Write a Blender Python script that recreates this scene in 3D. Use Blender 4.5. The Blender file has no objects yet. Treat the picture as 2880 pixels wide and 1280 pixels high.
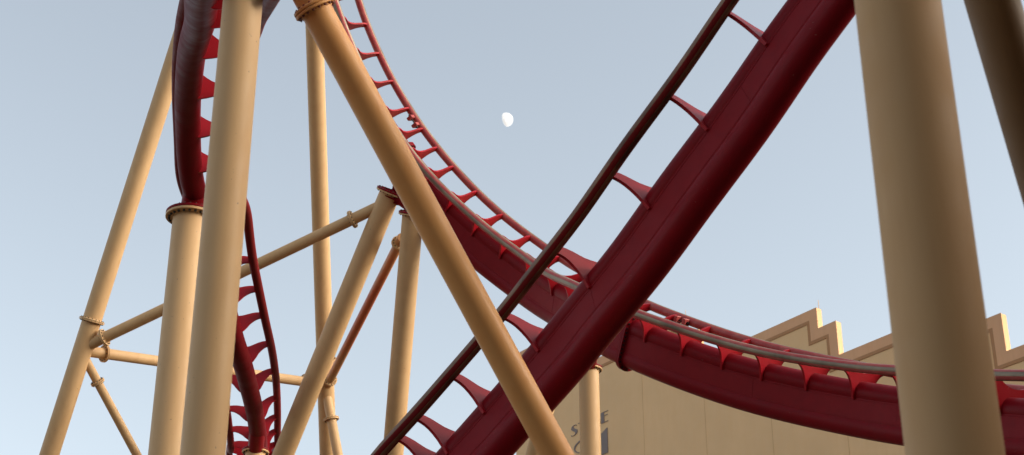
import bpy, bmesh, math, random
import numpy as np
from mathutils import Vector, Matrix
rad = math.radians
random.seed(7)
SC = bpy.context.scene
COL = SC.collection

# ------------------------------------------------------------------ camera frame
F, CX, CY = 4500.0, 1440.0, 640.0           # focal length and centre in photo pixels
PITCH = rad(26.1)
CAM = np.array([0.0, 0.0, 1.6])
AR = np.array([1.0, 0, 0]); AU = np.array([0, -math.sin(PITCH), math.cos(PITCH)]); AD = np.array([0, math.cos(PITCH), math.sin(PITCH)])
def at(px, py, d):
    return CAM + ((px - CX) / F * AR - (py - CY) / F * AU + AD) * d
def ray(px, py):
    return (px - CX) / F * AR - (py - CY) / F * AU + AD

# ------------------------------------------------------------------ helpers
def tag(o, label=None, cat=None, group=None, kind=None):
    if label: o['label'] = label
    if cat: o['category'] = cat
    if group: o['group'] = group
    if kind: o['kind'] = kind
    return o
def empty(name, loc, label, cat, group=None):
    o = bpy.data.objects.new(name, None); COL.objects.link(o)
    o.location = Vector(loc); o.empty_display_size = 0.3
    return tag(o, label, cat, group)
def link(name, bm, mats, parent=None, org=(0, 0, 0), smooth=True, ang=40):
    """one mesh object; bm is in world coordinates, the object sits at org"""
    org = Vector(org)
    bm.normal_update()
    bmesh.ops.recalc_face_normals(bm, faces=bm.faces[:])
    me = bpy.data.meshes.new(name)
    for v in bm.verts: v.co -= org
    bm.to_mesh(me); bm.free()
    if smooth:
        me.shade_smooth(); me.set_sharp_from_angle(angle=rad(ang))
    for m in (mats if isinstance(mats, (list, tuple)) else [mats]): me.materials.append(m)
    o = bpy.data.objects.new(name, me); COL.objects.link(o)
    if parent is not None:
        o.parent = parent
        o.location = org - parent_world(parent)
    else: o.location = org
    return o
def parent_world(o):
    v = Vector(o.location)
    while o.parent is not None:
        o = o.parent; v += Vector(o.location)
    return v
def frame_from(axis):
    a = Vector(axis).normalized()
    t = Vector((0, 0, 1)) if abs(a.z) < 0.9 else Vector((0, 1, 0))
    x = t.cross(a).normalized(); y = a.cross(x).normalized()
    return x, y, a
def lathe(bm, p0, axis, prof, seg=48, mat=0):
    """prof: list of (radius, distance along axis)"""
    x, y, a = frame_from(axis); p0 = Vector(p0)
    rings = []
    for r, h in prof:
        if r < 1e-6: rings.append([bm.verts.new(p0 + a * h)])
        else: rings.append([bm.verts.new(p0 + a * h + (x * math.cos(k * 2 * math.pi / seg) + y * math.sin(k * 2 * math.pi / seg)) * r) for k in range(seg)])
    for A, B in zip(rings, rings[1:]):
        for k in range(seg):
            k2 = (k + 1) % seg
            if len(A) == 1 and len(B) == 1: continue
            if len(A) == 1: f = bm.faces.new((A[0], B[k], B[k2]))
            elif len(B) == 1: f = bm.faces.new((A[k], B[0], A[k2]))
            else: f = bm.faces.new((A[k], B[k], B[k2], A[k2]))
            f.material_index = mat
    return rings
def sweep(bm, frames, prof, mats=None, closed=True, caps=True):
    """frames: (origin, u, v); prof: list of (a,b); mats: material index per profile edge"""
    rings = [[bm.verts.new(Vector(o) + Vector(u) * a + Vector(v) * b) for a, b in prof] for o, u, v in frames]
    n = len(prof)
    for A, B in zip(rings, rings[1:]):
        for k in range(n):
            f = bm.faces.new((A[k], A[(k + 1) % n], B[(k + 1) % n], B[k]))
            if mats: f.material_index = mats[k]
    if caps:
        bm.faces.new(rings[0]); bm.faces.new(rings[-1][::-1])
def slab(bm, pts, nrm, t):
    """extrude a planar polygon (world points) by t along nrm"""
    n = Vector(nrm)
    A = [bm.verts.new(Vector(p)) for p in pts]; B = [bm.verts.new(Vector(p) + n * t) for p in pts]
    k = len(A)
    bm.faces.new(A); bm.faces.new(B[::-1])
    for i in range(k): bm.faces.new((A[i], B[i], B[(i + 1) % k], A[(i + 1) % k]))

# ------------------------------------------------------------------ materials
def new_mat(name):
    m = bpy.data.materials.new(name); m.use_nodes = True
    nt = m.node_tree; b = nt.nodes['Principled BSDF']
    return m, nt, b
def ramp(nt, fac, stops):
    r = nt.nodes.new('ShaderNodeValToRGB'); e = r.color_ramp.elements
    e[0].position, e[0].color = stops[0][0], (*stops[0][1], 1)
    e[1].position, e[1].color = stops[-1][0], (*stops[-1][1], 1)
    for p, c in stops[1:-1]:
        k = e.new(p); k.color = (*c, 1)
    nt.links.new(fac, r.inputs[0]); return r.outputs[0]
def noise(nt, scale, detail=4, rough=0.55, stretch=(1, 1, 1), off=(0, 0, 0)):
    tc = nt.nodes.new('ShaderNodeTexCoord'); mp = nt.nodes.new('ShaderNodeMapping')
    mp.inputs['Scale'].default_value = stretch; mp.inputs['Location'].default_value = off
    nz = nt.nodes.new('ShaderNodeTexNoise'); nz.inputs['Scale'].default_value = scale
    nz.inputs['Detail'].default_value = detail; nz.inputs['Roughness'].default_value = rough
    nt.links.new(tc.outputs['Object'], mp.inputs[0]); nt.links.new(mp.outputs[0], nz.inputs['Vector'])
    return nz.outputs['Fac']
def mix(nt, a, b, fac):
    m = nt.nodes.new('ShaderNodeMix'); m.data_type = 'RGBA'
    for s, v in ((6, a), (7, b)):
        if isinstance(v, tuple): m.inputs[s].default_value = (*v, 1)
        else: nt.links.new(v, m.inputs[s])
    if isinstance(fac, float): m.inputs[0].default_value = fac
    else: nt.links.new(fac, m.inputs[0])
    return m.outputs[2]
def paint(name, c, dirt, rough=0.4, stretch=(1, 1, 0.12), coat=0.25, bump=0.02, speck=(0.08, 0.06, 0.05), amount=0.5, spots=True, spec=0.5):
    """weathered gloss paint: broad tonal drift, rain streaks, a few chips, fine orange peel"""
    m, nt, b = new_mat(name)
    base = ramp(nt, noise(nt, 0.7, 3, 0.5), [(0.3, tuple(x * 0.92 for x in c)), (0.7, c)])
    st = ramp(nt, noise(nt, 5.5, 5, 0.6, stretch), [(0.44, (0, 0, 0)), (0.72, (min(1, amount * 1.4),) * 3)])
    colr = mix(nt, base, dirt, st)
    if spots:
        sp = ramp(nt, noise(nt, 26, 2, 0.5, (1, 1, 1), (3, 1, 7)), [(0.735, (0, 0, 0)), (0.76, (0.6,) * 3)])
        colr = mix(nt, colr, speck, sp)
    nt.links.new(colr, b.inputs['Base Color'])
    rr = ramp(nt, noise(nt, 4, 4, 0.6), [(0.3, (rough - 0.06,) * 3), (0.7, (rough + 0.1,) * 3)])
    nt.links.new(rr, b.inputs['Roughness'])
    b.inputs['Specular IOR Level'].default_value = spec; b.inputs['Coat Weight'].default_value = coat; b.inputs['Coat Roughness'].default_value = 0.22
    bp = nt.nodes.new('ShaderNodeBump'); bp.inputs['Strength'].default_value = bump * 4; bp.inputs['Distance'].default_value = 0.01
    nt.links.new(noise(nt, 60, 2, 0.5), bp.inputs['Height']); nt.links.new(bp.outputs[0], b.inputs['Normal'])
    return m
CREAM = paint('cream_paint', (0.64, 0.40, 0.195), (0.55, 0.325, 0.15), 0.58, coat=0.03, spec=.3)
BOUNCE_PROP = paint('bounce_tinted_prop', (0.75, 0.37, 0.13), (0.68, 0.28, 0.08), 0.52, coat=0.06, spec=.35, spots=False, amount=0.35)  # cream paint shifted to orange, warm bounce light put into the colour
BOUNCE_BRACE = None
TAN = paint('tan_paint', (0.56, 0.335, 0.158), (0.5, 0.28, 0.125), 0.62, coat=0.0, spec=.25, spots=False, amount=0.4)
BROWN = paint('brown_paint', (0.16, 0.09, 0.032), (0.1, 0.055, 0.02), 0.45, coat=0.1, spots=False, amount=0.4)
RED = paint('red_paint', (0.22, 0.005, 0.011), (0.15, 0.009, 0.013), 0.42, coat=0.02, stretch=(1, 1, 1), speck=(0.3, 0.12, 0.1), amount=.3, spec=.09)
LIT_TIE = paint('lit_tie_paint', (0.38, 0.008, 0.017), (0.28, 0.008, 0.014), 0.42, coat=0.05, stretch=(1, 1, 1), speck=(0.3, 0.12, 0.1), amount=.3, spec=.2)  # same track red made brighter to carry light falling on tie faces
SHADE_RED = paint('shaded_red_paint', (0.16, 0.007, 0.011), (0.11, 0.009, 0.011), 0.45, coat=0.0, stretch=(1, 1, 1), spots=False, amount=.3, spec=.02)  # darker copy of the track red, the loop's shading is in the colour
DARK = paint('dark_brown_column', (0.20, 0.10, 0.034), (0.16, 0.08, 0.026), 0.55, coat=0.0, spots=False, amount=.3)  # even dark brown for the corner column
REDWEB = paint('red_web_paint', (0.25, 0.013, 0.019), (0.18, 0.011, 0.016), 0.45, coat=0.0, stretch=(1, 1, 1), speck=(0.14, 0.02, 0.02), amount=.35, spec=.08)
REDRAIL = paint('faded_rail_paint', (0.42, 0.07, 0.068), (0.45, 0.15, 0.12), 0.42, coat=0.15, stretch=(1, 1, 1), speck=(0.18, 0.06, 0.04), amount=0.6, spec=.2)
SHADE_RAIL = paint('shaded_rail_paint', (0.19, 0.014, 0.016), (0.13, 0.02, 0.018), 0.5, coat=0.0, stretch=(1, 1, 1), spots=False, amount=.4, spec=.05)  # rail red darkened, underside shade put into the colour
def worn_steel(name, c, c2, metal, rough):
    m, nt, b = new_mat(name)
    nt.links.new(ramp(nt, noise(nt, 1.6, 3, 0.5, (1, 1, 1)), [(0.40, c), (0.66, c2)]), b.inputs['Base Color'])
    b.inputs['Metallic'].default_value = metal; b.inputs['Roughness'].default_value = rough
    return m
STEEL = worn_steel('worn_running_steel', (0.30, 0.235, 0.165), (0.15, 0.11, 0.075), 0.4, 0.45)
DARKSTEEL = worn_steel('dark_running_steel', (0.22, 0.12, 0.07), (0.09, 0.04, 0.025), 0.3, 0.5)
BOLT = worn_steel('galvanised_bolt', (0.09, 0.075, 0.05), (0.035, 0.03, 0.025), 0.6, 0.5)
GREASE = worn_steel('black_bolt', (0.02, 0.012, 0.012), (0.035, 0.02, 0.02), 0.4, 0.45)
REDBOLT = worn_steel('red_primed_bolt', (0.22, 0.03, 0.02), (0.10, 0.03, 0.025), 0.1, 0.5)

# ------------------------------------------------------------------ bolts (one shared mesh per kind)
_bolt_mesh = {}
def bolt_mesh(r, ln, m):
    key = (round(r, 4), round(ln, 4), m.name)
    if key not in _bolt_mesh:
        bm = bmesh.new(); h = ln / 2 - 0.004; k = h + r * 1.1
        lathe(bm, (0, 0, 0), (0, 0, 1), [(0, -k - r * .6), (r * .5, -k - r * .6), (r * .5, -k), (r, -k), (r, -h), (r * .5, -h), (r * .5, h), (r, h), (r, k), (r * .5, k), (r * .5, k + r * .6), (0, k + r * .6)], 6)
        bmesh.ops.recalc_face_normals(bm, faces=bm.faces[:])
        me = bpy.data.meshes.new('bolt'); bm.to_mesh(me); bm.free(); me.materials.append(m)
        _bolt_mesh[key] = me
    return _bolt_mesh[key]
def add_bolt(parent, pos, axis, r, ln, m=BOLT):
    o = bpy.data.objects.new('bolt', bolt_mesh(r, ln, m)); COL.objects.link(o)
    o.parent = parent; o.location = Vector(pos) - parent_world(parent)
    o.rotation_mode = 'QUATERNION'
    o.rotation_quaternion = Vector((0, 0, 1)).rotation_difference(Vector(axis).normalized())
    return o
def add_flange(parent, pos, axis, r, R=None, t=0.035, mats=None, nb=16, br=0.016, bm_mat=BOLT, name='flange'):
    """a bolted pair of ring plates round a pipe"""
    R = R or r * 1.34; pos = Vector(pos); a = Vector(axis).normalized()
    bm = bmesh.new(); c = 0.006
    for s, mi in ((1, 0), (-1, 1)):
        lathe(bm, pos, a * s, [(r * 0.96, 0.003), (R - c, 0.003), (R, 0.003 + c), (R, t - c), (R - c, t), (r * 0.96, t)], 56, mi)
        lathe(bm, pos, a * s, [(r + 0.016, t - 0.002), (r + 0.002, t + 0.02)], 48, mi)   # weld fillet
    m = mats or [CREAM, CREAM]
    fl = link(name, bm, m, parent, pos)
    x, y, a = frame_from(a)
    for k in range(nb):
        th = (k + 0.5) * 2 * math.pi / nb
        add_bolt(fl, pos + (x * math.cos(th) + y * math.sin(th)) * (r + R) * 0.5, a, br, 2 * t, bm_mat)
    return fl

# ------------------------------------------------------------------ supports
def to_ground(a, b):
    """run the line a->b on to z = 0"""
    t = a[2] / (a[2] - b[2]); return a + (b - a) * t
def support(label, top, bot, r, flanges=(), mat=None, group='cream steel support columns', name='support_column', cat='support column', ground=True, top_mats=None, seams=(), R=None, nb=16):
    mat = mat or CREAM
    a = Vector(top); b = Vector(bot)
    g = Vector(to_ground(np.array(a), np.array(b))) if ground else b
    root = empty(name, g, label, cat, group); root['kind'] = 'thing'
    bm = bmesh.new()
    ax = (a - g); L = ax.length
    prof = [(0, 0), (r, 0)]
    for s in sorted(seams):                       # low circumferential weld beads
        prof += [(r, s - 0.014), (r + 0.004, s - 0.006), (r + 0.004, s + 0.006), (r, s + 0.014)]
    prof += [(r, L), (0, L)]
    lathe(bm, g, ax, prof, 72)
    if ground:
        lathe(bm, g, ax, [(r * 1.02, 0.0), (r * 1.5, 0.0), (r * 1.5, 0.05), (r * 1.02, 0.05)], 48)
    link('pipe', bm, mat, root, g)
    for f in flanges:
        p, kw = f if isinstance(f, tuple) and isinstance(f[1], dict) else (f, {})
        kw.setdefault('mats', [mat, mat])
        add_flange(root, p, ax, r, **kw)
    return root
def on(a, b, px=None, py=None):
    """point of the 3D line a-b that appears at image row py (or column px)"""
    lo, hi = 0.0, 1.0
    a = np.array(a); b = np.array(b)
    def im(t):
        q = a + (b - a) * t - CAM; z = q @ AD
        return CX + F * (q @ AR) / z, CY - F * (q @ AU) / z
    f = (lambda t: im(t)[1] - py) if py is not None else (lambda t: im(t)[0] - px)
    lo, hi = -3.0, 4.0
    lo, hi = -0.6, 1.6
    flo = f(lo)
    for _ in range(60):
        m = (lo + hi) / 2
        if (f(m) > 0) == (flo > 0): lo = m
        else: hi = m
    return a + (b - a) * lo

def vertical(px, py, d, up_py):
    """two points of a vertical line through pixel (px,py) at axis depth d"""
    p = at(px, py, d)
    q = p.copy(); q[2] += 30
    # choose the height where the line reaches image row up_py
    lo, hi = p[2], p[2] + 60
    for _ in range(60):
        m = (lo + hi) / 2; w = np.array([p[0], p[1], m]) - CAM; z = w @ AD
        if CY - F * (w @ AU) / z > up_py: lo = m
        else: hi = m
    q[2] = lo
    return q, p

# near round column in front of the left loop
t, b = vertical(570, 1280, 13.9, -160)
support('smooth cream column standing just in front of the red loop, widest of the left-hand columns', t, b, 0.196)
# column carrying the loop, flange just under the red stub
t, b = vertical(471, 1280, 25.3, 608)
lc_top = t
support('cream column behind the wide one, topped by a flange and a red stub', t, b, 0.302,
        [(t, dict(R=0.425, t=0.05, mats=[RED, CREAM], nb=24, br=0.024))])
# diagonal prop, amber from bounce light put into its paint colour
a_, b_ = at(729, -260, 17.3), at(1566, 1280, 17.3)
a2, b2 = at(822, -90, 17.3), b_
dtop = at(717, -290, 17.3)
pf = on(dtop, b_, py=22)
support('amber diagonal prop crossing in front of both red tracks, bolted flange near its top', dtop, b_, 0.1725,  # cream prop, the amber is bounce light put into the colour
        [(pf, dict(R=0.24, t=0.036, nb=18, br=0.016, bm_mat=REDBOLT, mats=[BOUNCE_PROP, BOUNCE_PROP]))], mat=BOUNCE_PROP)
# big near column on the right, then the dark one beside it
t, b = vertical(2686, 1280, 8.2, -200)
support('thick tan column closest to the camera, covering the right end of the curved track', t, b, 0.2475, mat=TAN)
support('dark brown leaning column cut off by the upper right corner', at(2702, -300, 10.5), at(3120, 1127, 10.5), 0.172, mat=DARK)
# tall A-frame behind: leaning leg, far leg
A0, A1 = at(592, -150, 37.2), at(138.5, 1280, 35.6)
jA = on(A0, A1, py=984)
support('tall cream leg leaning right at the far left, three braces branching from it', A0, A1, 0.213,
        [(on(A0, A1, py=902), dict(R=0.287, t=0.03, nb=18, br=0.015))])
D0, D1 = at(880, -60, 38.9), at(922.5, 1280, 41.6)
jD = on(D0, D1, py=1093)
support('tall cream leg behind the leaning support, rising out of sight beneath the amber prop', D0, D1, 0.217,
        [(on(D0, D1, py=1012), dict(R=0.292, t=0.03, nb=18, br=0.015))])
C0, C1 = at(1098, 541, 35.0), at(796, 1280, 35.4)
support('cream support leaning left with a ribbed red cap, just left of the amber prop', C0, C1, 0.232,
        [(C0, dict(R=0.318, t=0.035, mats=[RED, CREAM], nb=18, br=0.016))])
E0, E1 = at(1161.5, 600, 34.4), at(1105, 1280, 34.9)
support('upright cream support with a small red cap, beside the amber prop', E0, E1, 0.228,
        [(E0, dict(R=0.31, t=0.035, mats=[RED, CREAM], nb=18, br=0.016))])
Ft, Fb = vertical(1661, 1280, 30.6, 1038)
support('slim pale column in front of the beige building, flange and red stub on top', Ft, Fb, 0.199,
        [(Ft, dict(R=0.268, t=0.035, mats=[RED, CREAM], nb=18, br=0.016))])
G0, G1 = at(1584, 946, 32.2), at(1503, 1280, 32.4)
support('leaning pale column mostly hidden behind the straight maroon track, showing beside the amber prop foot', G0, G1, 0.178,
        [(G0, dict(R=0.245, t=0.035, mats=[RED, CREAM], nb=18, br=0.016))])
Ht, Hb = vertical(717.5, 1290, 37.4, 1270)
support('cream column top at the lower edge, under the red stub of the loop', Ht, Hb, 0.235,
        [(Ht, dict(R=0.315, t=0.04, mats=[RED, CREAM], nb=18, br=0.02))])
# braces
def brace(label, a, b, r, fl, mat=None, cat='brace'):
    root = support(label, b, a, r, [(on(a, b, **p), dict(R=r * 1.62, t=0.032, nb=12, br=0.015, mats=[CREAM, CREAM])) for p in fl], mat=mat,
                   group='cream tubular braces', name='support_brace', cat=cat, ground=False)
    return root
jA1 = on(A0, A1, py=978); jA2 = on(A0, A1, py=986); jA3 = on(A0, A1, py=992)
topC = on(C0, C1, py=572)
brace('long cream brace rising from the far left leg to the ribbed red cap', jA1, topC, 0.126, [dict(px=293), dict(px=991)])
jD1 = on(D0, D1, py=1082)
brace('nearly level cream brace running behind the columns between the two tall legs', jA2, jD1, 0.124, [dict(px=293.5), dict(px=858)])
brace('cream brace slanting down to the right at the far left, below the other two', jA3, at(388 + 28, 1280 + 57, 36.6), 0.099, [dict(py=1075)])
brace('short cream brace leaving the middle tall leg downward, collar near the bottom edge', on(D0, D1, py=1098), at(960, 1330, 40.4), 0.122, [dict(py=1179)])
def bounce_mat():  # orange bounce from the red track painted along the middle of the pipe
    m, nt, b = new_mat('bounce_tinted_brace')
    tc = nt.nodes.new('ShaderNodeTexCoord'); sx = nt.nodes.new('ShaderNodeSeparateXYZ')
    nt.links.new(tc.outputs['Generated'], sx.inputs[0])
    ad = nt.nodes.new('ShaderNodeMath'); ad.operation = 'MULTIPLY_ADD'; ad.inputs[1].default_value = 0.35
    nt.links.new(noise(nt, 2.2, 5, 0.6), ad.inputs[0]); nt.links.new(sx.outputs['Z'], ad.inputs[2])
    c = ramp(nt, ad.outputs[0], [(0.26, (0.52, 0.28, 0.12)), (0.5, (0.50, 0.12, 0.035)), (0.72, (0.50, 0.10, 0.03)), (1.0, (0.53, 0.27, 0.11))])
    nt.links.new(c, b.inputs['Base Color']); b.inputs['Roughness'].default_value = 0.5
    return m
BOUNCE_BRACE = bounce_mat()
jE = at(1131, 668, 34.85)
brace('rust-orange stained brace slanting between the two uprights left of the amber prop', jD1 + (jD - jD1) * 0.9, jE, 0.108, [dict(py=1068), dict(py=684)], mat=BOUNCE_BRACE)  # cream brace, the orange is bounce light put into the colour, not rust

# ------------------------------------------------------------------ tracks
G_, RR = 0.58, 0.085
def track_curve(nodes, n=16):
    pts = np.array([at(a, b, c) for a, b, c, d in nodes]); rho = np.array([d for *_, d in nodes])
    Pp = np.vstack([2 * pts[0] - pts[1], pts, 2 * pts[-1] - pts[-2]]); rr = np.r_[2 * rho[0] - rho[1], rho, 2 * rho[-1] - rho[-2]]
    out, ro = [], []
    for i in range(len(pts) - 1):
        t = np.linspace(0, 1, n, endpoint=(i == len(pts) - 2))
        a, b, c, d = Pp[i:i + 4]; T = t[:, None]
        out.append(.5 * (2 * b + (c - a) * T + (2 * a - 5 * b + 4 * c - d) * T ** 2 + (3 * b - a - 3 * c + d) * T ** 3))
        a, b, c, d = rr[i:i + 4]
        ro.append(.5 * (2 * b + (c - a) * t + (2 * a - 5 * b + 4 * c - d) * t ** 2 + (3 * b - a - 3 * c + d) * t ** 3))
    C = np.vstack(out); ro = np.concatenate(ro)
    T = np.gradient(C, axis=0); T /= np.linalg.norm(T, axis=1)[:, None]
    n0 = CAM - C; n0 -= (n0 * T).sum(1)[:, None] * T; n0 /= np.linalg.norm(n0, axis=1)[:, None]
    m = np.cross(T, n0); up = np.cos(ro)[:, None] * n0 + np.sin(ro)[:, None] * m
    lat = np.cross(T, up)
    # gently smooth the frames and run the track on past both ends
    for _ in range(10):
        up[1:-1] = (up[:-2] + 2 * up[1:-1] + up[2:]) / 4
        C2 = C.copy(); C2[1:-1] = (C[:-2] + 2 * C[1:-1] + C[2:]) / 4; C = C2
    T = np.gradient(C, axis=0); T /= np.linalg.norm(T, axis=1)[:, None]
    up -= (up * T).sum(1)[:, None] * T; up /= np.linalg.norm(up, axis=1)[:, None]; lat = np.cross(T, up)
    return C, T, up, lat
def extend(S, e0, e1):
    C, T, up, lat = S
    h = [np.vstack([C[0] - T[0] * e for e in np.linspace(e0, 0, 6)[:-1]]), C, np.vstack([C[-1] + T[-1] * e for e in np.linspace(0, e1, 6)[1:]])]
    k = lambda A: np.vstack([np.repeat(A[:1], 5, 0), A, np.repeat(A[-1:], 5, 0)])
    return np.vstack(h), k(T), k(up), k(lat)
def arc(C): return np.r_[0, np.cumsum(np.linalg.norm(np.diff(C, axis=0), axis=1))]
def circ(cx, cy, r, n): return [(cx + r * math.cos(2 * math.pi * k / n), cy + r * math.sin(2 * math.pi * k / n)) for k in range(n)]

def make_track(name, label, nodes, ties, e0, e1, VT, VB, RT, box=True, splices=(), joints=(), group=None, rails=None, box_from=-99, skew=(0, 0)):
    S0 = track_curve(nodes); C, T, up, lat = extend(S0, e0, e1)
    s = arc(C) - e0
    root = empty(name, C[len(C) // 2] + VT * up[len(C) // 2], label, 'coaster track', group)
    base = Vector(root.location)
    def fr(x):
        f = lambda A: np.array([np.interp(x, s, A[:, k]) for k in range(3)])
        c, t, u, l = f(C), f(T), f(up), f(lat)
        return c, t / np.linalg.norm(t), u / np.linalg.norm(u), l / np.linalg.norm(l)
    ss = np.arange(s[0], s[-1], 0.12)
    FR = [fr(x) for x in ss]
    frames = [(c, l, u) for c, t, u, l in FR]
    if box:
        bm = bmesh.new(); sweep(bm, frames, circ(0, VT, RT, 40)); link('spine_tube', bm, RED, root, base)
        FR = [f_ for f_, x in zip(FR, ss) if x >= box_from]; frames_b = [(c, l, u) for c, t, u, l in FR]
        bm = bmesh.new(); sweep(bm, frames_b, circ(0, VB, RT, 40)); link('spine_tube', bm, RED, root, base)
        w = 0.168
        bm = bmesh.new(); sweep(bm, frames_b, [(-w, VT - .03), (-w, VB + .03), (w, VB + .03), (w, VT - .03)])
        # weld beads: along both seams and at the plate joints
        wb = link('spine_web', bm, REDWEB, root, base)
        for sx in (-1, 1):
            for v in (VT - 0.115, VB + 0.115):
                bm = bmesh.new()
                sweep(bm, [(Vector(c) + Vector(l) * sx * w + Vector(u) * v, l, u) for c, t, u, l in FR], circ(0, 0, 0.005, 6))
                link('weld_bead', bm, REDWEB, wb, base)
            x = max(s[0], box_from) + 1.1
            while x < s[-1]:
                c, t, u, l = fr(x)
                p0 = Vector(c) + Vector(l) * sx * w + Vector(u) * (VT - .1); p1 = Vector(c) + Vector(l) * sx * w + Vector(u) * (VB + .1) + Vector(t) * 0.05
                bm = bmesh.new(); sweep(bm, [(p0, l, t), (p1, l, t)], circ(0, 0, 0.0035, 6)); x += 2.9
                link('weld_bead', bm, REDWEB, wb, p0)
    else:
        bm = bmesh.new()
        sweep(bm, frames, circ(0, VT, RT, 48)); link('spine_tube', bm, SHADE_RED, root, base)
    n = 32
    for sg in (1, -1):
        bm = bmesh.new()
        mats = []
        for k in range(n):
            th = math.degrees(2 * math.pi * (k + .5) / n)          # 0 = outwards for the + rail, 90 = up
            if sg < 0: th = (180 - th) % 360
            q = lambda m_: abs((th - m_ + 180) % 360 - 180)
            mats.append(1 if q(0) < 20 or q(90) < 20 or q(270) < 20 else 0)
        sweep(bm, frames, circ(sg * G_, 0, RR, n), mats)
        link('rail', bm, rails or [REDRAIL, STEEL], root, base)
    # cross-ties: curved plates that saddle the spine tube and reach out to both rails
    half_top = [(0.0, -.085), (.08, -.08), (.16, -.06), (.24, -.028), (.32, .006), (.40, .031), (.47, .043), (G_ - .03, .046)]
    half_bot = [(G_ - .03, -.075), (.50, -.083), (.45, -.108), (.395, -.152), (.34, -.218), (.29, -.305), (.245, -.405), (RT + .014, VT - .12), (RT - .03, VT - .12)]
    if not box: half_bot = half_bot[:-4] + [(.285, -.31), (.235, -.385), (RT - .015, VT - .03)]
    poly = [(a, b) for a, b in half_top] + half_bot
    prof = poly + [(-a, b) for a, b in reversed(poly[1:])]
    for x in ties:
        c, t, u, l = fr(x)
        bm = bmesh.new()
        sv = c - CAM; wl, wu = sv @ l, sv @ u; h = math.hypot(wl, wu) * np.sign(wl)
        nrm = Vector(t)
        pts = [Vector(c) + Vector(l) * a + Vector(u) * b - Vector(t) * (0.02 + max(0, skew[0] + skew[1] * x) * (a * wl + b * wu) / abs(h)) for a, b in prof]
        nrm = (pts[3] - pts[0]).cross(pts[10] - pts[0]).normalized(); nrm = nrm if nrm.dot(Vector(t)) > 0 else -nrm
        slab(bm, pts, nrm, 0.04)
        bmesh.ops.bevel(bm, geom=[e for e in bm.edges if e.calc_length() > .02 and abs((e.verts[0].co - e.verts[1].co).normalized().dot(Vector(t))) < .5], offset=.004, segments=1, affect='EDGES')
        link('crosstie', bm, LIT_TIE, root, Vector(c), smooth=False)
    for x in splices:
        c, t, u, l = fr(x)
        R2 = RT + .075; VBx = VB if (box and x >= box_from) else VT
        out = [(R2 * math.cos(th), VT + R2 * math.sin(th)) for th in np.linspace(0, math.pi, 18)] + [(R2 * math.cos(th), VBx + R2 * math.sin(th)) for th in np.linspace(math.pi, 2 * math.pi, 18)]
        bm = bmesh.new()
        for o0, o1 in ((-.045, -.003), (.003, .045)):
            slab(bm, [Vector(c) + Vector(l) * a + Vector(u) * b + Vector(t) * o0 for a, b in out], t, o1 - o0)
        fl = link('splice_flange', bm, RED, root, Vector(c), ang=35)
        Rb = RT + .04
        bl = [(sx * Rb, v) for sx in (-1, 1) for v in (np.linspace(VT, VB, 8) if VBx == VB else [VT])]
        bl += [(Rb * math.cos(th), VT + Rb * math.sin(th)) for th in np.linspace(.4, math.pi - .4, 5)] + [(Rb * math.cos(th), VBx - Rb * math.sin(th)) for th in np.linspace(.4, math.pi - .4, 5)]
        for a, b in bl: add_bolt(fl, Vector(c) + Vector(l) * a + Vector(u) * b, t, 0.019, .09, GREASE)
    for x, sg in joints:                                            # bolted block at a rail joint
        c, t, u, l = fr(x); bm = bmesh.new()
        o = Vector(c) + Vector(l) * sg * (G_ - .13) + Vector(u) * -.03
        for dx, sz in ((-.10, .075), (.10, .075)):
            bmesh.ops.create_cube(bm, size=1, matrix=Matrix.Translation(o + Vector(t) * dx) @ Matrix((Vector(l), Vector(u), Vector(t))).transposed().to_4x4() @ Matrix.Diagonal((.15, .14, sz, 1)))
        bmesh.ops.bevel(bm, geom=bm.edges[:], offset=.008, segments=1, affect='EDGES')
        j = link('rail_joint', bm, REDRAIL, root, o, smooth=False)
        add_bolt(j, o, t, .03, .28, GREASE)
    return root, fr, s
def saddle(root, p_spine, p_flange, r, gussets=0):
    """red stub that carries a track on a column top"""
    a, b = Vector(p_flange), Vector(p_spine)
    ax = (b - a).normalized(); bm = bmesh.new()
    L = (b - a).length
    lathe(bm, a, ax, [(0, 0.036), (r, 0.036), (r, L), (0, L)], 40)
    lathe(bm, a, ax, [(r + .02, .036), (r + .001, .06)], 40)
    s = link('saddle', bm, RED, root, a)
    x, y, z = frame_from(ax)
    for k in range(gussets):
        th = 2 * math.pi * (k + .25) / gussets; d = x * math.cos(th) + y * math.sin(th); tt = d.cross(z)
        g = bmesh.new()
        slab(g, [a + z * .036 + d * (r * .9) - tt * .012, a + z * .036 + d * (r * 1.9) - tt * .012, a + z * .07 + d * (r * 1.9) - tt * .012, a + z * min(.36, L) + d * (r * .95) - tt * .012], tt, .024)
        link('gusset', g, RED, s, a, smooth=False)
    return s

FAR = [[955.055, -60.377, 35.591, -1.104], [1005.32, 85.614, 35.326, -1.135], [1084.843, 255.585, 35.011, -1.134], [1198.67, 429.943, 34.583, -1.106], [1353.726, 591.876, 33.904, -1.184], [1540.474, 733.696, 32.747, -1.226], [1663.593, 801.484, 31.026, -1.285], [1827.028, 877.904, 29.231, -1.379], [2110.986, 972.758, 27.702, -1.455], [2418.842, 1034.543, 26.132, -1.553], [2714.598, 1069.351, 24.475, -1.708], [3001.645, 1087.847, 22.82, -1.797]]
NEAR = [[2277.476, -98.946, 18.053, 2.546], [2149.762, 70.465, 18.272, 2.524], [2007.855, 268.72, 18.539, 2.476], [1845.304, 481.595, 18.863, 2.442], [1702.792, 684.547, 19.286, 2.467], [1564.717, 853.326, 19.764, 2.433], [1433.169, 1018.826, 20.025, 2.472], [1297.268, 1174.36, 20.223, 2.475], [1176.803, 1321.408, 20.395, 2.622]]
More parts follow.
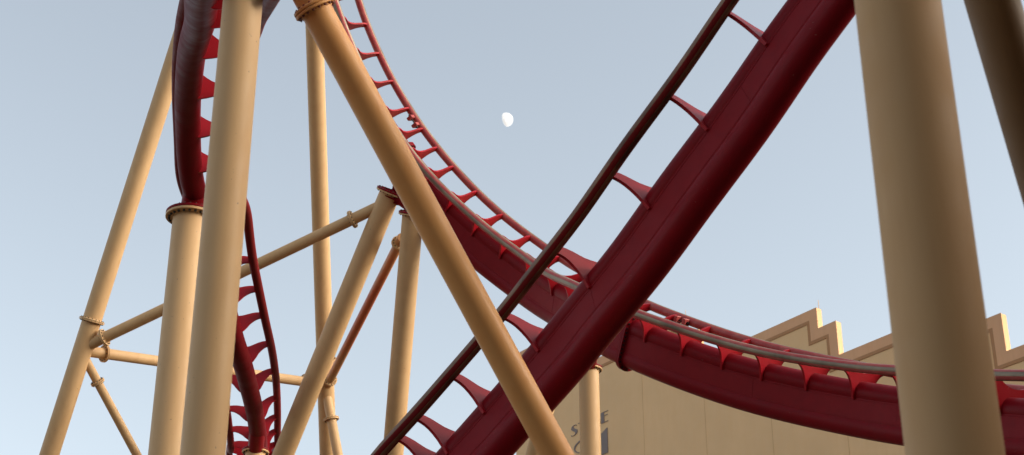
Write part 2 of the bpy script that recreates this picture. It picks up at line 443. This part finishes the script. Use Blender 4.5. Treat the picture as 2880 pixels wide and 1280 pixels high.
LOOP = [[651.947, -73.131, 18.139, -2.453], [625.893, 8.783, 20.76, -2.607], [590.649, 138.152, 23.172, -2.512], [576.237, 294.727, 25.311, -2.439], [583.524, 481.813, 27.118, -2.404], [614.658, 598.593, 28.671, -2.539], [634.356, 745.832, 30.212, -2.692], [666.157, 903.936, 32.023, -2.824], [692.375, 1018.873, 34.139, -3.014], [708.988, 1135.182, 36.48, -3.281], [715.487, 1248.012, 39.043, -3.45], [708.094, 1274.569, 41.731, -3.55], [706.231, 1323.267, 44.456, -3.636]]
far_ties = [.33, 1.06, 1.82, 2.55, 3.29, 3.87, 4.42, 5.01, 5.8, 6.61, 7.45, 8.28, 9.23, 10.1, 10.97, 11.86, 12.75, 13.6, 14.46, 15.28, 16.18, 17.13, 18.1, 19.08, 20.06, 21.02]
near_ties = [-1.25, -.15, .91, 2.05, 3.14, 4.31, 5.48, 6.54, 7.24, 7.61, 8.3, 9.0]
loop_ties = [-1.6, 0.0, 1.99, 4.2, 6.2, 7.77, 8.88, 10.0, 11.26, 12.63, 13.8, 14.88, 16.48, 18.27, 20.15, 21.43, 22.5, 23.64, 24.8, 26]

far_t, far_fr, far_s = make_track('coaster_track', 'curved red track sweeping from top centre down to the right, behind the straight red track', FAR, far_ties, 4.0, 3.0, -.40, -.94, .19,
    box_from=5.3, splices=(4.15, 12.25), joints=((3.62, -1), (12.95, -1)), group='red roller coaster tracks')
near_t, near_fr, near_s = make_track('coaster_track', 'straight maroon track climbing to the upper right, seen from below, passing behind the amber prop', NEAR, near_ties, 2.5, 2.5, -.40, -.94, .19, group='red roller coaster tracks', rails=[SHADE_RAIL, DARKSTEEL], skew=(.07, .026), joints=((8.15, -1),))
loop_t, loop_fr, loop_s = make_track('coaster_track', 'dark red single-tube track looping steeply at the left behind the wide cream column', LOOP, loop_ties, 2.5, 3.0, -.40, -.40, .20, box=False, group='red roller coaster tracks', rails=[SHADE_RAIL, SHADE_RAIL])

def nearest(fr, s, px, py, v):
    best = None
    for x in np.linspace(s[0], s[-1], 600):
        c, t, u, l = fr(x); p = c + u * v; q = p - CAM; z = q @ AD
        e = math.hypot(CX + F * (q @ AR) / z - px, CY - F * (q @ AU) / z - py)
        if best is None or e < best[0]: best = (e, p)
    return best[1]
saddle(loop_t, nearest(loop_fr, loop_s, 537, 545, -.40), lc_top, .20, 0)
saddle(loop_t, nearest(loop_fr, loop_s, 722, 1205, -.40), Ht, .185, 0)
saddle(far_t, nearest(far_fr, far_s, 1290, 600, -.94), C0, .13, 10)
saddle(far_t, nearest(far_fr, far_s, 1330, 690, -.94), E0, .13, 10)
saddle(far_t, nearest(far_fr, far_s, 1668, 960, -.94), Ft, .13, 0)
saddle(far_t, nearest(far_fr, far_s, 1592, 900, -.94), G0, .12, 0)

# ------------------------------------------------------------------ building
wdir = np.array([0.577, -0.817, 0]); wdir /= np.linalg.norm(wdir)         # along the facade, towards the viewer
wn = np.array([-0.817, -0.577, 0]); wn /= np.linalg.norm(wn)              # out of the facade
PK = at(2296, 866, 52.0)
def wall(px, py):
    d = ray(px, py); k = ((PK - CAM) @ wn) / (d @ wn); p = CAM + d * k
    return float((p - PK) @ wdir), float(p[2])
def W(s, z, out=0.0): return Vector(PK + wdir * s + wn * out + np.array([0, 0, z - PK[2]]))
zP = PK[2]
s1, z1 = wall(2301, 924); s2, z2 = wall(2351, 904); s3, z3 = wall(2361.6, 999); s4, z4 = wall(2815, 881); s5, z5 = wall(2831, 984.5)
sP1, zP1 = wall(1921, 888)
print('wall', (s1, z1), (s2, z2), (s3, z3), (s4, z4), (s5, z5), 'P1', (sP1, zP1), 'zP', zP, 'trim', wall(2285, 905), 'text', wall(1607, 1230), wall(1710, 1157), wall(1712, 1190), 'one', wall(1692, 1215), wall(1709, 1203), 'left', wall(1689, 1000))
h1 = zP - (z1 + z2) / 2; r1 = (s2 - s1 * 0); h2 = (z1 + z2) / 2 - z3
period = -sP1
def build_building():
    zs = []
    # stepped skyline, each bay a double step lower than the one to its left
    prof = []
    drop = h1 + h2
    for k in range(-3, 4):
        s0, zt = k * (period if k < 0 else 6.26), zP - k * drop
        prof += [(s0 - period + r1 if k == -3 else None, zt), (s0, zt), (s0, zt - h1), (s0 + r1, zt - h1), (s0 + r1, zt - h1 - h2)]
    prof = [(a, b) for a, b in prof if a is not None]
    sL, sR = wall(1452, 1240)[0], prof[-1][0] + 3
    prof = [p for p in prof if p[0] > sL]; prof.insert(0, (sL, prof[0][1]))
    prof.append((sR, prof[-1][1]))
    root = empty('soundstage_building', W(0, 0), 'large beige hall with a zigzag stepped parapet and grey lettering, behind the curved red track', 'building'); root['kind'] = 'thing'
    org = W(0, 0)
    t = 0.22
    bm = bmesh.new()
    slab(bm, [W(a, b) for a, b in prof] + [W(sR, 0), W(sL, 0)], -wn, t)
    link('wall', bm, BEIGE, root, org, smooth=False)
    # body of the hall behind the parapet wall
    bm = bmesh.new()
    zr = prof[-1][1] - 2.5
    slab(bm, [W(sL + .1, zr, -t - .003), W(sR - .1, zr, -t - .003), W(sR - .1, 0, -t - .003), W(sL + .1, 0, -t - .003)], -wn, 26)
    link('hall_body', bm, BEIGE, root, org, smooth=False)
    # fascia strip following the skyline, and a darker stripe below it
    def offset(path, dz, ds):
        out = []
        for i, (a, b) in enumerate(path):
            out.append((a - ds, b - dz))
        return out
    def strip(name, d0, d1, out, m):
        A = [(a - d0 * fs, b - d0) for a, b in prof]; B = [(a - d1 * fs, b - d1) for a, b in prof]
        bm = bmesh.new()
        for i in range(len(A) - 1):
            q = [A[i], A[i + 1], B[i + 1], B[i]]
            va = [bm.verts.new(W(x, y, out)) for x, y in q]; bm.faces.new(va)
        bmesh.ops.remove_doubles(bm, verts=bm.verts[:], dist=1e-4)
        ex = bmesh.ops.extrude_face_region(bm, geom=bm.faces[:])
        for v in [g for g in ex['geom'] if isinstance(g, bmesh.types.BMVert)]: v.co += Vector(wn) * 0.02
        link(name, bm, m, root, org, smooth=False)
    fs = 1.05
    strip('fascia', -0.012, 0.33, 0.0, FASCIA)
    strip('trim_stripe', 0.33, 0.44, 0.002, STRIPE)
    # vertical panel joints
    for px in (1812, 1987, 2174, 2386, 2560):
        s0, _ = wall(px, 1240)
        z_top = None
        for i in range(len(prof) - 1):
            if prof[i][0] <= s0 <= prof[i + 1][0] and prof[i + 1][0] > prof[i][0]: z_top = min(prof[i][1], prof[i + 1][1]) - 0.9
        if z_top is None: continue
        bm = bmesh.new(); slab(bm, [W(s0 - .011, 0), W(s0 + .011, 0), W(s0 + .011, z_top), W(s0 - .011, z_top)], wn, .004)
        link('panel_joint', bm, JOINT, root, org, smooth=False)
    # lightning rods on two peaks
    for k in (0, -1):
        bm = bmesh.new(); lathe(bm, W(k * period - .08, zP - k * drop, -.2), (0, 0, 1), [(0, -.02), (.011, -.02), (.008, .34), (0, .36)], 8)
        link('lightning_rod', bm, JOINT, root, W(k * period - .08, zP - k * drop))
    return root, org
BEIGE = paint('beige_render', (0.82, 0.52, 0.26), (0.78, 0.48, 0.235), 0.75, stretch=(1, 1, .1), coat=0.0, bump=.05, spots=False, amount=.45)
FASCIA = paint('pinkish_fascia', (0.76, 0.41, 0.215), (0.68, 0.36, 0.185), 0.75, stretch=(1, 1, .1), coat=0.0, bump=.05, spots=False, amount=.5)
STRIPE = paint('ochre_stripe', (0.46, 0.22, 0.09), (0.42, 0.2, 0.08), 0.75, coat=0.0, spots=False)
JOINT = paint('joint_grey', (0.66, 0.39, 0.18), (0.6, 0.36, 0.165), 0.8, coat=0.0, spots=False)
LETTER = paint('grey_lettering', (0.23, 0.175, 0.16), (0.2, 0.155, 0.145), 0.7, coat=0.0, spots=False)
bld, borg = build_building()

# lettering: display capitals with one heavy and one hairline stroke, a few cm proud of the wall
def strokes_obj(name, polys, s0, z0, sw, sh, th=0.022):
    bm = bmesh.new()
    for p in polys: slab(bm, [W(s0 + x * sw, z0 + y * sh, .003) for x, y in p], wn, th)
    link(name, bm, LETTER, bld, borg, smooth=False)
def arcband(cx, cy, rx, ry, a0, a1, w0, w1, n=20, inner=None):
    o, i = [], []
    for k in range(n + 1):
        f = k / n; a = rad(a0 + (a1 - a0) * f); w = w0 + (w1 - w0) * math.sin(math.pi * f)
        o.append((cx + rx * math.cos(a), cy + ry * math.sin(a))); i.append((cx + (rx - w) * math.cos(a), cy + (ry - w * .6) * math.sin(a)))
    return o + i[::-1]
rect = lambda x0, y0, x1, y1: [(x0, y0), (x1, y0), (x1, y1), (x0, y1)]
GL = {
 'S': [[(.85, .86), (.80, .98), (.55, 1.0), (.25, .95), (.06, .78), (.08, .62), (.30, .47), (.62, .30), (.66, .16), (.52, .05), (.30, .03), (.1, .06), (.06, .14), (.0, .12), (.06, .02), (.3, -.01), (.62, .02), (.9, .14), (1.0, .32), (.93, .48), (.62, .64), (.40, .78), (.42, .90), (.58, .96), (.74, .94), (.79, .85)]],
 'T': [rect(.36, 0, .66, .955), rect(0, .955, 1.0, 1.0)],
 'A': [[(0, 0), (.04, 0), (.46, .93), (.62, .55), (.86, 0), (1.16, 0), (.62, 1.0), (.46, 1.0)], rect(.2, .22, .72, .265)],
 'G': [arcband(.52, .5, .52, .5, 40, 330, .05, .36), rect(.62, .0, .92, .42), rect(.5, .42, 1.0, .46)],
 'E': [rect(0, 0, .42, 1.0), rect(.42, .955, 1.0, 1.0), rect(.42, .62, .95, .665), rect(.42, 0, 1.0, .045)],
}
(ls, lz), (es, ez) = wall(1607, 1229), wall(1692, 1192.5)
he = wall(1703, 1157.5)[1] - ez + 0.0
sE1 = wall(1713, 1184)[0]
sw = (sE1 - es)
pitch = (es - ls) / 4.0
zb = (lz + ez) / 2
hS = (wall(1607, 1194)[1] - lz)
print('letters', ls, lz, es, ez, he, hS, sw, pitch)
for i, ch in enumerate('STAGE'):
    strokes_obj('letter', GL[ch], ls + pitch * i + (0), zb, sw * .92 if ch != 'A' else sw * .82, he)
# the large number below
(os_, ozt), (n1s, n1z) = wall(1615, 1262), wall(1692, 1216)
n1e = wall(1709, 1203)
hn = he * 2.3; zt = n1e[1]
strokes_obj('letter', [[(0, 0), (1, 0), (1, 1), (.9, 1.0), (0, .86)]], n1s, zt - hn, n1e[0] - n1s, hn)
w2 = (n1s - os_) * .86
strokes_obj('letter', [arcband(.5, .70, .5, .30, 200, 360, .04, .06)[:0] or arcband(.5, .70, .5, .30, 180, 0, .05, .1), arcband(.5, .70, .5, .30, 180, 235, .045, .05), [(1.0, .70), (.72, .70), (.62, .5), (0, .05), (0, 0), (.3, 0), (.86, .45)], rect(0, 0, 1.0, .06)], os_, zt - hn, w2, hn)

# ------------------------------------------------------------------ moon
mp = CAM + ray(1423, 337) * 3200
dirv = Vector(mp - CAM).normalized(); mr = 3200 * 20.0 / F
mm, nt, b = new_mat('moonlight')
b.inputs['Base Color'].default_value = (0.2, 0.2, 0.19, 1)
em = ramp(nt, noise(nt, 0.09, 4, .6), [(.38, (.82, .79, .76)), (.58, (1, .99, .97))])
nt.links.new(em, b.inputs['Emission Color'])
# low sun along the terminator leaves that side of the disc fainter
tc = nt.nodes.new('ShaderNodeTexCoord'); dt = nt.nodes.new('ShaderNodeVectorMath'); dt.operation = 'DOT_PRODUCT'
dt.inputs[1].default_value = tuple((Vector(AR) * math.cos(rad(16)) + Vector(AU) * math.sin(rad(16))) / mr)
nt.links.new(tc.outputs['Object'], dt.inputs[0])
mr_ = nt.nodes.new('ShaderNodeMapRange'); mr_.interpolation_type = 'SMOOTHSTEP'
mr_.inputs['From Min'].default_value = -.56; mr_.inputs['From Max'].default_value = 0.0; mr_.inputs['To Min'].default_value = .30; mr_.inputs['To Max'].default_value = .50
nt.links.new(dt.outputs['Value'], mr_.inputs['Value']); nt.links.new(mr_.outputs[0], b.inputs['Emission Strength'])
# the sunlit part only: half an orb facing the sun plus the bulge of the gibbous phase
bm = bmesh.new()
x = Vector(AR); y = Vector(AU)
ang = rad(16)
e1 = x * math.cos(ang) + y * math.sin(ang); e2 = -x * math.sin(ang) + y * math.cos(ang); e3 = -dirv
N, M_ = 48, 16
ctr = bm.verts.new(Vector(mp) + e3 * mr)
prev = None
for j in range(1, M_ + 1):
    f = j / M_; ring = []
    for k in range(N):
        a = 2 * math.pi * k / N; cx, cy = math.cos(a), math.sin(a)
        rx = mr * (1.0 if cx > 0 else 0.52)
        ring.append(bm.verts.new(Vector(mp) + e1 * rx * cx * math.sin(f * math.pi / 2) + e2 * mr * cy * math.sin(f * math.pi / 2) + e3 * mr * math.cos(f * math.pi / 2)))
    for k in range(N):
        if prev is None: bm.faces.new((ctr, ring[k], ring[(k + 1) % N]))
        else: bm.faces.new((prev[k], ring[k], ring[(k + 1) % N], prev[(k + 1) % N]))
    prev = ring
moon = link('moon', bm, mm, None, mp)
tag(moon, 'small white gibbous moon alone in the pale sky', 'moon')

# ------------------------------------------------------------------ ground
def ground_mat():
    m, nt, b = new_mat('warm_paving')
    c = ramp(nt, noise(nt, .25, 6, .6), [(.3, (.10, .066, .042)), (.7, (.15, .10, .065))])
    nt.links.new(c, b.inputs['Base Color']); b.inputs['Roughness'].default_value = .85
    return m
bm = bmesh.new()
bmesh.ops.create_grid(bm, x_segments=8, y_segments=8, size=4000)
g = link('ground', bm, ground_mat(), None, (0, 0, 0), smooth=False); tag(g, kind='structure')

# ------------------------------------------------------------------ unseen block added behind the viewer to shade the nearest columns
hall = empty('shade_block', (20, -6, 0), 'tall brown boarding hall behind the viewer, out of the picture', 'building'); hall['kind'] = 'thing'  # not a real hall, an unseen block added for shade
bm = bmesh.new(); slab(bm, [(-4, -5, 0), (48, -5, 0), (48, -5, 25), (-4, -5, 25)], (0, -1, 0), 18)
link('wall', bm, BROWN, hall, (20, -6, 0), smooth=False)
bm = bmesh.new(); slab(bm, [(17, -4.9, 0), (17, 30, 0), (17, 30, 14), (17, -4.9, 14)], (1, 0, 0), 20)
link('shade_wing', bm, BROWN, hall, (20, -6, 0), smooth=False)
bm = bmesh.new(); slab(bm, [(-4.6, -3.2, 25.003), (48.6, -3.2, 25.003), (48.6, -23.6, 25.003), (-4.6, -23.6, 25.003)], (0, 0, 1), .5)
link('shade_roof', bm, TAN, hall, (20, -6, 0), smooth=False)

def mix_mul(nt, a, c):
    m = nt.nodes.new('ShaderNodeMix'); m.data_type = 'RGBA'; m.blend_type = 'MULTIPLY'; m.inputs[0].default_value = 1
    nt.links.new(a, m.inputs[6]); m.inputs[7].default_value = (*c, 1); return m.outputs[2]
# ------------------------------------------------------------------ light
SUN_EL, SUN_AZ = rad(24), rad(100)            # azimuth clockwise from straight ahead (+Y)
sd = Vector((math.sin(SUN_AZ) * math.cos(SUN_EL), math.cos(SUN_AZ) * math.cos(SUN_EL), math.sin(SUN_EL)))
L = bpy.data.lights.new('sun', 'SUN'); L.energy = 0.9; L.angle = rad(50); L.color = (1.0, .80, .56)
lo = bpy.data.objects.new('sun', L); COL.objects.link(lo); lo.location = (30, -10, 40)
lo.rotation_mode = 'QUATERNION'; lo.rotation_quaternion = Vector((0, 0, 1)).rotation_difference(sd)
w = bpy.data.worlds.new('World'); SC.world = w; w.use_nodes = True
nt = w.node_tree; bg = nt.nodes['Background']
sky = nt.nodes.new('ShaderNodeTexSky'); sky.sky_type = 'NISHITA'; sky.sun_disc = False
sky.sun_elevation = SUN_EL; sky.sun_rotation = SUN_AZ; sky.air_density = 1.0; sky.dust_density = 2.5; sky.ozone_density = 1.2
hs = nt.nodes.new('ShaderNodeHueSaturation'); hs.inputs['Saturation'].default_value = .42
nt.links.new(sky.outputs[0], hs.inputs['Color']); nt.links.new(mix_mul(nt, hs.outputs[0], (.966, 1.0, .98)), bg.inputs['Color'])
bg.inputs['Strength'].default_value = 0.12

# ------------------------------------------------------------------ camera
cd = bpy.data.cameras.new('camera'); cam = bpy.data.objects.new('camera', cd); COL.objects.link(cam)
cam.location = Vector(CAM); cam.rotation_euler = (rad(90) + PITCH, 0, 0)
cd.sensor_width = 36; cd.lens = F / 2880 * 36; cd.clip_start = .1; cd.clip_end = 12000
cd.dof.use_dof = True; cd.dof.focus_distance = 27; cd.dof.aperture_fstop = 2.4
SC.camera = cam
SC.view_settings.view_transform = 'Standard'; SC.view_settings.look = 'None'
SC.view_settings.exposure = 1.2; SC.view_settings.gamma = 1
SC.render.resolution_x, SC.render.resolution_y = 1024, 455
